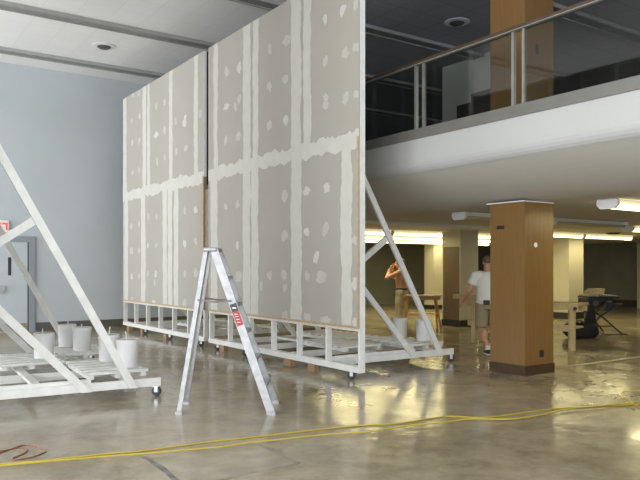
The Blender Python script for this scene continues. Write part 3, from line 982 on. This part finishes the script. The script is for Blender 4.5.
# ------------------------------------------------------------------ work area under the balcony
# sawhorse
p = on_h(425.5, 331, 0)
sh = empty('sawhorse', (p.x + 0.1, p.y + 0.25, 0), -YAW, 'reddish wooden sawhorse between shirtless man and cream column', 'sawhorse')
Wd = M['brown_wood']
MB().box(-0.48, 0.46, -0.05, 0.05, 0.74, 0.83).build('top_beam', Wd, sh)
for sx in (-1, 1):
    for sy2 in (-1, 1):
        MB().bar((sx * 0.44, sy2 * 0.28, 0.0), (sx * 0.34, sy2 * 0.05, 0.78), 0.09, 0.04, (1, 0, 0)).build('leg', Wd, sh)
    MB().bar((sx * 0.385, -0.17, 0.36), (sx * 0.385, 0.17, 0.36), 0.08, 0.02, (1, 0, 0)).build('cross_brace', Wd, sh)
MB().box(-0.37, 0.37, -0.17, 0.17, 0.40, 0.42).build('shelf', Wd, sh)
o = MB().box(-0.44, 0.52, -0.16, 0.16, 0, 0.03).build('lumber_board', M['pine'], None, (sh.location.x, sh.location.y, 0.8305))
o.rotation_euler = (0, 0, -YAW)
tag(o, 'yellowish board lying flat on top of the sawhorse', 'board')

# long workbench (runs along Y)
a = on_h(572, 350.5, 0); b_ = on_h(473, 342.5, 0)
bl = (b_ - a).length
ang = math.atan2(b_.y - a.y, b_.x - a.x)
wb = empty('workbench', (a.x, a.y, 0), ang, 'long pale pine workbench behind the oak column', 'workbench')
# local x runs from near right leg to far left leg; local -y is deeper
T = 0.88
MB().box(-0.14, bl + 0.30, -0.46, 0.04, T - 0.04, T).build('bench_top', M['pine'], wb)
MB().box(-0.12, bl + 0.22, 0.0, 0.025, T - 0.13, T - 0.041).box(-0.12, bl + 0.22, -0.44, -0.415, T - 0.16, T - 0.041).build('apron', M['pine'], wb)
for x in (0, bl):
    for x_, y in ((x, -0.036), (x + 0.17 if x == 0 else x, -0.38)):
        MB().box(x_ - 0.045, x_ + 0.045, y - 0.03, y + 0.035, 0, T - 0.04).build('leg', M['pine'], wb)
MB().box(-0.05, bl + 0.1, -0.44, 0.02, 0.40, 0.43).box(-0.06, bl + 0.1, 0.0002, 0.045, 0.35, 0.46).build('lower_shelf', M['pine'], wb)
MB().lathe([(0.0, 0), (0.035, 0), (0.035, 0.012), (0, 0.012)], 16, 0, (-0.07, 0.028, T - 0.1), 'y').build('bolt_head', M['black'], wb)
dr = Matrix.Rotation(ang, 3, 'Z')
q = Vector((a.x, a.y, T + 0.001)) + dr @ Vector((bl + 0.2, -0.22, 0))
o = MB().box(-0.35, 0.35, -0.09, 0.09, 0, 0.09).build('wood_offcut', M['pine'], None, q); o.rotation_euler = (0, 0, ang)
tag(o, 'short timber offcut on the workbench beside the hand of the man', 'wood offcut')

# table saw
p = on_h(603, 334.5, 0)
ts = empty('table_saw', (p.x, p.y + 0.2, 0), -YAW + 0.1, 'black table saw on folding stand right of the workbench', 'table saw')
MB().box(-0.29, 0.44, -0.28, 0.28, 0.83, 0.88).build('table_top', M['saw_black'], ts, bevel=0.006)
MB().box(-0.28, -0.05, -0.26, 0.22, 0.882, 0.92).build('extension_plate', M['pine'], ts)
MB().box(0.05, 0.40, -0.26, 0.22, 0.882, 0.90).build('alloy_table', M['ledge'], ts)
mb = MB().box(-0.30, 0.32, -0.24, 0.24, 0.66, 0.84).lathe([(0, -0.02), (0.1, -0.02), (0.12, 0.0), (0.12, 0.2), (0.0, 0.22)], 20, 0, (0.1, -0.42, 0.66), 'y')
mb.build('motor_housing', M['saw_black'], ts, bevel=0.01)
MB().lathe([(0, 0), (0.075, 0), (0.075, 0.015), (0, 0.015)], 20, 0, (-0.12, -0.27, 0.72), 'y').build('hand_wheel', M['speaker'], ts)
for s in (-1, 1):
    MB().tube([(0.48 if s < 0 else 0.36, s * 0.3, 0.02), (0.02, s * 0.26, 0.42), (-0.38, s * 0.24, 0.66), (-0.4, s * 0.24, 0.70)], 0.017).build('leg', M['saw_black'], ts)
    MB().tube([(-0.42, s * 0.3, 0.02), (0.0, s * 0.23, 0.42), (0.38, s * 0.24, 0.66), (0.42, s * 0.24, 0.70)], 0.017).build('leg', M['saw_black'], ts)
MB().tube([(-0.24, -0.28, 0.2), (0.24, -0.28, 0.2)], 0.014).tube([(-0.4, -0.24, 0.68), (0.52, -0.24, 0.7)], 0.016).build('stand_bar', M['saw_black'], ts)
Rz = Matrix.Rotation(-YAW + 0.1, 3, 'Z')
q = ts.location + Rz @ Vector((-0.05, -0.05, 0.0)); q.z = 0.923
o = MB().box(-0.19, 0.19, -0.1, 0.1, 0, 0.085).box(-0.13, 0.22, -0.08, 0.12, 0.086, 0.125).build('wood_offcut', M['pine'], None, q); o.rotation_euler = (0, 0, -YAW)
tag(o, 'pale timber offcuts stacked on the black table saw', 'wood offcut')
cord([(598, 326), (600, 331), (601, 333), (606, 334.5), (614, 334.0), (622, 334), (628, 334.2)], 0.012, M['black'], 'power_cord', 'black power cord trailing on the floor from the table saw', 0.0)


# soft union meshes -------------------------------------------------
class Soft:
    def __init__(self):
        self.bm = bmesh.new()

    def ball(self, c, r, rot=None):
        r = Vector(r) if not isinstance(r, (int, float)) else Vector((r, r, r))
        mtx = Matrix.Translation(c)
        if rot is not None: mtx = mtx @ rot.to_4x4()
        mtx = mtx @ Matrix.Diagonal((r.x, r.y, r.z, 1))
        bmesh.ops.create_uvsphere(self.bm, u_segments=18, v_segments=12, radius=1, matrix=mtx)
        return self

    def limb(self, p0, p1, r0, r1, ends=True):
        p0 = Vector(p0); p1 = Vector(p1)
        d = p1 - p0
        q = d.to_track_quat('Z', 'Y').to_matrix().to_4x4()
        mtx = Matrix.Translation((p0 + p1) / 2) @ q
        bmesh.ops.create_cone(self.bm, cap_ends=True, segments=18, radius1=r0, radius2=r1, depth=d.length, matrix=mtx)
        if ends:
            self.ball(p0, r0); self.ball(p1, r1)
        return self

    def loft(self, rings, n=22):
        """rings: (centre, rx, ry) stacked upward"""
        bm = self.bm
        rs = []
        for c, rx, ry in rings:
            c = Vector(c)
            rs.append([bm.verts.new((c.x + rx * math.cos(2 * PI * k / n), c.y + ry * math.sin(2 * PI * k / n), c.z)) for k in range(n)])
        for a, b in zip(rs[:-1], rs[1:]):
            for k in range(n):
                bm.faces.new((a[k], a[(k + 1) % n], b[(k + 1) % n], b[k]))
        bm.faces.new(rs[0][::-1]); bm.faces.new(rs[-1])
        return self

    def build(self, name, m, parent=None, voxel=0.012, smooth=6, loc=None):
        bmesh.ops.recalc_face_normals(self.bm, faces=self.bm.faces)
        me = bpy.data.meshes.new(name)
        self.bm.to_mesh(me); self.bm.free()
        me.materials.append(m)
        o = bpy.data.objects.new(name, me)
        COL.objects.link(o)
        if parent: o.parent = parent
        if loc is not None: o.location = loc
        rm = o.modifiers.new('join', 'REMESH'); rm.mode = 'VOXEL'; rm.voxel_size = voxel; rm.use_smooth_shade = True
        if smooth:
            s = o.modifiers.new('soft', 'SMOOTH'); s.factor = 0.5; s.iterations = smooth
        return o


# black bag
p = on_h(584, 338.5, 0)
bg = empty('tool_bag', (p.x + 0.1, p.y + 0.14, 0), -YAW, 'slumped black canvas tool bag on the floor between workbench and table saw', 'bag')
s = Soft()
s.ball((-0.16, 0, 0.18), (0.26, 0.18, 0.18)).ball((0.12, 0.0, 0.18), (0.26, 0.19, 0.18)).ball((0.27, 0.02, 0.12), (0.12, 0.15, 0.12))
s.limb((0.2, 0.05, 0.2), (0.26, 0.08, 0.68), 0.17, 0.06).ball((-0.05, -0.08, 0.07), (0.34, 0.14, 0.07))
s.build('bag_body', M['bag'], bg, 0.018, 4)
MB().tube([(-0.28, -0.1, 0.28), (-0.2, -0.13, 0.38), (-0.05, -0.14, 0.38), (0.02, -0.13, 0.28)], 0.014).build('handle', M['black'], bg)

# brown carton seen under the flat
p = on_h(314, 337.5, 0)
o = MB().box(-0.30, 0.30, -0.2, 0.2, 0, 0.20).box(-0.305, 0.305, -0.205, 0.205, 0.2, 0.215).build('wooden_crate', M['carton'], None, (p.x + 0.12, p.y + 0.2, 0), bevel=0.004)
o.rotation_euler = (0, 0, -YAW)
tag(o, 'low brown crate on the floor seen under the nearer drywall flat', 'crate')


# ------------------------------------------------------------------ people
def hand(s, wrist, d, palm_n, thumb, k=1.0, curl=0.5):
    """hand rooted at wrist, fingers along d, palm normal palm_n, thumb side dir"""
    d = Vector(d).normalized(); pn = Vector(palm_n).normalized(); th = Vector(thumb).normalized()
    w = Vector(wrist)
    for i, off in enumerate((0.030, 0.010, -0.010, -0.029)):
        base = w + d * 0.085 * k + th * off * k
        s.limb(w + d * 0.01, base, 0.019 * k, 0.013 * k)
        L = (0.075, 0.085, 0.078, 0.06)[i] * k
        p1 = base + d * L * 0.45 + pn * L * 0.12 * curl
        d2 = (d + pn * curl).normalized()
        p2 = p1 + d2 * L * 0.32
        d3 = (d + pn * curl * 2.2).normalized()
        p3 = p2 + d3 * L * 0.26
        s.limb(base, p1, 0.0098 * k, 0.009 * k).limb(p1, p2, 0.009 * k, 0.0083 * k).limb(p2, p3, 0.0083 * k, 0.0075 * k)
    t0 = w + d * 0.025 * k + th * 0.025 * k
    t1 = t0 + (d * 0.6 + th * 0.8).normalized() * 0.045 * k
    t2 = t1 + (d * 0.9 + th * 0.35 + pn * 0.3).normalized() * 0.04 * k
    s.limb(w + d * 0.01, t0, 0.018 * k, 0.014 * k).limb(t0, t1, 0.013 * k, 0.011 * k).limb(t1, t2, 0.011 * k, 0.009 * k)


def head(s, c, yaw=0.0, tilt=0.0):
    """c: centre of the skull, face towards local +y turned by yaw"""
    R = Matrix.Rotation(yaw, 3, 'Z') @ Matrix.Rotation(tilt, 3, 'X')
    P = lambda x, y, z: Vector(c) + R @ Vector((x, y, z))
    s.ball(P(0, -0.012, 0.025), (0.076, 0.094, 0.092), R)
    s.ball(P(0, 0.022, -0.045), (0.060, 0.070, 0.072), R)
    s.ball(P(0, 0.052, -0.098), (0.030, 0.028, 0.022), R)      # chin
    s.limb(P(0, 0.088, 0.012), P(0, 0.106, -0.028), 0.009, 0.014)   # nose
    s.ball(P(0, 0.078, 0.028), (0.052, 0.018, 0.012), R)        # brow
    s.ball(P(0, 0.082, -0.062), (0.024, 0.012, 0.009), R)       # lips
    for q in (-1, 1):
        s.ball(P(q * 0.077, -0.008, -0.01), (0.010, 0.020, 0.032), R)   # ears
    return P, R


def face_parts(parent, P, hair_m, bald=False):
    for q in (-1, 1):
        e = MB()
        c = P(q * 0.031, 0.078, 0.006)
        e.lathe([(0.0001, -0.010), (0.008, -0.006), (0.010, 0.0), (0.008, 0.006), (0.0001, 0.010)], 12, 0, c)
        e.build('eye', M['eye'], parent)


# man in white T-shirt -------------------------------------------------
pc2 = cam2w((488.5 - CX) / F * 12.35, 12.35)
man = empty('person', (pc2.x, pc2.y, 0), -YAW, 'man in white T-shirt and khaki shorts standing half hidden by the oak column', 'person')
man.scale = (1.14, 1.14, 1.0)
s = Soft()
hipL, hipR = Vector((-0.10, 0.0, 0.90)), Vector((0.10, 0.02, 0.90))
kneeL, kneeR = Vector((-0.10, 0.05, 0.48)), Vector((0.12, 0.16, 0.49))
ankL, ankR = Vector((-0.03, -0.10, 0.09)), Vector((0.12, 0.24, 0.09))
s.loft([((0, 0.0, 0.84), 0.15, 0.11), ((0, 0.0, 0.93), 0.175, 0.125), ((0, 0.02, 1.05), 0.16, 0.115), ((0, 0.035, 1.22), 0.175, 0.12), ((0, 0.045, 1.36), 0.18, 0.11), ((0, 0.045, 1.44), 0.12, 0.08), ((0, 0.05, 1.47), 0.06, 0.06)])
s.limb((0, 0.05, 1.44), (0, 0.075, 1.56), 0.06, 0.056)
P2, R2 = head(s, (0.015, 0.10, 1.63), -0.25, -0.12)
shL, shR = Vector((-0.19, 0.04, 1.40)), Vector((0.19, 0.05, 1.40))
elL, elR = Vector((-0.29, 0.06, 1.13)), Vector((0.27, 0.12, 1.13))
wrL, wrR = Vector((-0.365, 0.22, 0.93)), Vector((0.24, 0.34, 1.02))
for sh_, el_, wr_ in ((shL, elL, wrL), (shR, elR, wrR)):
    s.limb((sh_.x * 0.5, sh_.y, sh_.z + 0.0), sh_, 0.07, 0.062).limb(sh_, el_, 0.058, 0.043).limb(el_, wr_, 0.045, 0.029)
hand(s, wrL, (wrL - elL), (0.6, 0.2, -0.4), (0.5, 0.6, 0.4), 1.0, 0.5)
hand(s, wrR, (wrR - elR), (-0.3, 0, -1), (-1, 0.2, 0.2), 1.0, 0.5)
for h_, k_, a_ in ((hipL, kneeL, ankL), (hipR, kneeR, ankR)):
    s.limb(h_, k_, 0.09, 0.058).limb(k_, a_, 0.056, 0.036).ball((k_ * 0.62 + a_ * 0.38) + Vector((0, -0.018, 0)), (0.054, 0.056, 0.12))
    s.limb(a_, a_ + Vector((0.01, 0.13, -0.045)), 0.038, 0.03)
s.build('body', M['skin'], man, 0.0085, 4)
s = Soft()
s.loft([((0, 0.0, 0.89), 0.195, 0.145), ((0, 0.005, 1.0), 0.185, 0.14), ((0, 0.025, 1.15), 0.18, 0.135), ((0, 0.04, 1.32), 0.195, 0.13), ((0, 0.045, 1.41), 0.17, 0.11), ((0, 0.045, 1.465), 0.085, 0.08)])
for sh_, el_ in ((shL, elL), (shR, elR)):
    m_ = sh_ * 0.38 + el_ * 0.62
    s.limb((sh_.x * 0.6, sh_.y, sh_.z), sh_, 0.085, 0.08).limb(sh_, m_, 0.08, 0.078, False)
s.build('t_shirt', M['tshirt'], man, 0.011, 4)
s = Soft()
s.loft([((0, 0.0, 0.80), 0.17, 0.135), ((0, 0.0, 0.90), 0.19, 0.14), ((0, 0.005, 0.96), 0.178, 0.132)])
for h_, k_ in ((hipL, kneeL), (hipR, kneeR)):
    s.limb(h_, k_ + Vector((0, 0, 0.0)), 0.108, 0.098, False)
s.build('shorts', M['khaki'], man, 0.012, 4)
MB().box(-0.115, -0.02, -0.175, -0.135, 0.885, 0.965).build('belt_pouch', M['belt'], man, bevel=0.01)
s = Soft().ball(P2(0, -0.026, 0.04), (0.080, 0.094, 0.088), R2)
s.build('hair', M['hair_grey'], man, 0.010, 3)
face_parts(man, P2, None)
for a_ in (ankL, ankR):
    s = Soft().limb(a_ + Vector((0, 0, -0.01)), a_ + Vector((0, 0, 0.07)), 0.046, 0.047, False)
    s.build('sock', M['sock'], man, 0.01, 2)
    s = Soft().ball(a_ + Vector((0, -0.02, -0.04)), (0.045, 0.065, 0.05)).ball(a_ + Vector((0.0, 0.12, -0.052)), (0.05, 0.10, 0.038)).ball(a_ + Vector((0, 0.05, -0.045)), (0.044, 0.09, 0.045))
    s.build('shoe', M['shoe'], man, 0.01, 3)
    MB().box(a_.x - 0.043, a_.x + 0.043, a_.y - 0.075, a_.y + 0.205, 0.001, 0.02).build('shoe_sole', M['sock'], man, bevel=0.008)

# shirtless man -------------------------------------------------------
pc1 = cam2w((402.0 - CX) / F * 17.9, 17.9)
man1 = empty('person', (pc1.x, pc1.y, 0), math.radians(32), 'shirtless man in stained khaki trousers with hands raised to his face', 'person')
man1.scale = (1.22, 1.22, 1.0)
s = Soft()
hipL, hipR = Vector((-0.10, 0.0, 0.90)), Vector((0.10, 0.0, 0.90))
kneeL, kneeR = Vector((-0.12, 0.03, 0.49)), Vector((0.12, 0.05, 0.49))
ankL, ankR = Vector((-0.13, -0.02, 0.09)), Vector((0.13, 0.0, 0.09))
s.loft([((0, 0.0, 0.84), 0.15, 0.11), ((0, 0.0, 0.93), 0.165, 0.12), ((0, 0.015, 1.06), 0.15, 0.11), ((0, 0.02, 1.22), 0.17, 0.118), ((0, 0.015, 1.36), 0.185, 0.115), ((0, 0.01, 1.44), 0.13, 0.085), ((0, 0.01, 1.48), 0.06, 0.06)])
s.limb((0, 0.01, 1.44), (0, 0.035, 1.56), 0.06, 0.055)
P1, R1 = head(s, (0, 0.055, 1.635), 0.1, -0.15)
for q in (-1, 1):
    sh_ = Vector((q * 0.19, 0.015, 1.41)); el_ = Vector((q * 0.27, 0.25, 1.27)); wr_ = Vector((q * 0.10, 0.235, 1.50))
    s.limb((q * 0.09, 0.012, 1.41), sh_, 0.075, 0.065).limb(sh_, el_, 0.06, 0.045).limb(el_, wr_, 0.046, 0.03)
    hand(s, wr_, Vector((-q * 0.35, -0.25, 0.9)), (0, -1, 0), (-q, 0, -0.2), 1.0, 0.6)
for h_, k_, a_ in ((hipL, kneeL, ankL), (hipR, kneeR, ankR)):
    s.limb(h_, k_, 0.09, 0.058).limb(k_, a_, 0.056, 0.036).limb(a_, a_ + Vector((0, 0.13, -0.045)), 0.038, 0.03)
s.build('body', M['skin'], man1, 0.0085, 4)
s = Soft()
s.loft([((0, 0.0, 0.80), 0.165, 0.13), ((0, 0.0, 0.90), 0.182, 0.135), ((0, 0.005, 0.98), 0.17, 0.125)])
for h_, k_, a_ in ((hipL, kneeL, ankL), (hipR, kneeR, ankR)):
    s.limb(h_, k_, 0.108, 0.088, True).limb(k_, a_ + Vector((0, 0, -0.03)), 0.088, 0.075, False)
s.build('trousers', M['khaki_pale'], man1, 0.012, 4)
s = Soft().loft([((0, 0.003, 0.955), 0.182, 0.137), ((0, 0.003, 1.01), 0.176, 0.132)])
s.build('belt', M['belt'], man1, 0.012, 2)
s = Soft().ball(P1(0, -0.024, 0.04), (0.083, 0.096, 0.090), R1)
s.build('hair', M['hair'], man1, 0.010, 3)
face_parts(man1, P1, None)
for a_ in (ankL, ankR):
    s = Soft().ball(a_ + Vector((0, -0.02, -0.035)), (0.045, 0.065, 0.052)).ball(a_ + Vector((0.0, 0.12, -0.05)), (0.05, 0.10, 0.04)).ball(a_ + Vector((0, 0.05, -0.045)), (0.044, 0.09, 0.045))
    s.build('shoe', M['shoe'], man1, 0.01, 3)

# ------------------------------------------------------------------ camera, world, view
cam = bpy.data.cameras.new('camera')
cam.sensor_width = 36.0
cam.lens = 36.0 * F / 640.0
cam.shift_y = (HY - 240.0) / 640.0
cam.clip_start = 0.05; cam.clip_end = 200
co = bpy.data.objects.new('camera', cam)
COL.objects.link(co)
co.location = (0, 0, CAMH)
co.rotation_euler = (PI / 2, 0, -YAW)
SC.camera = co

w = bpy.data.worlds.new('sky')
w.use_nodes = True
w.node_tree.nodes['Background'].inputs['Color'].default_value = (0.75, 0.85, 1.0, 1)
w.node_tree.nodes['Background'].inputs['Strength'].default_value = 1.0
SC.world = w
SC.view_settings.view_transform = 'Standard'
SC.view_settings.look = 'None'
SC.view_settings.gamma = 1.0
SC.view_settings.use_curve_mapping = False
SC.view_settings.exposure = -0.22
SC.cycles.max_bounces = 8
SC.cycles.diffuse_bounces = 5
SC.cycles.use_denoising = True
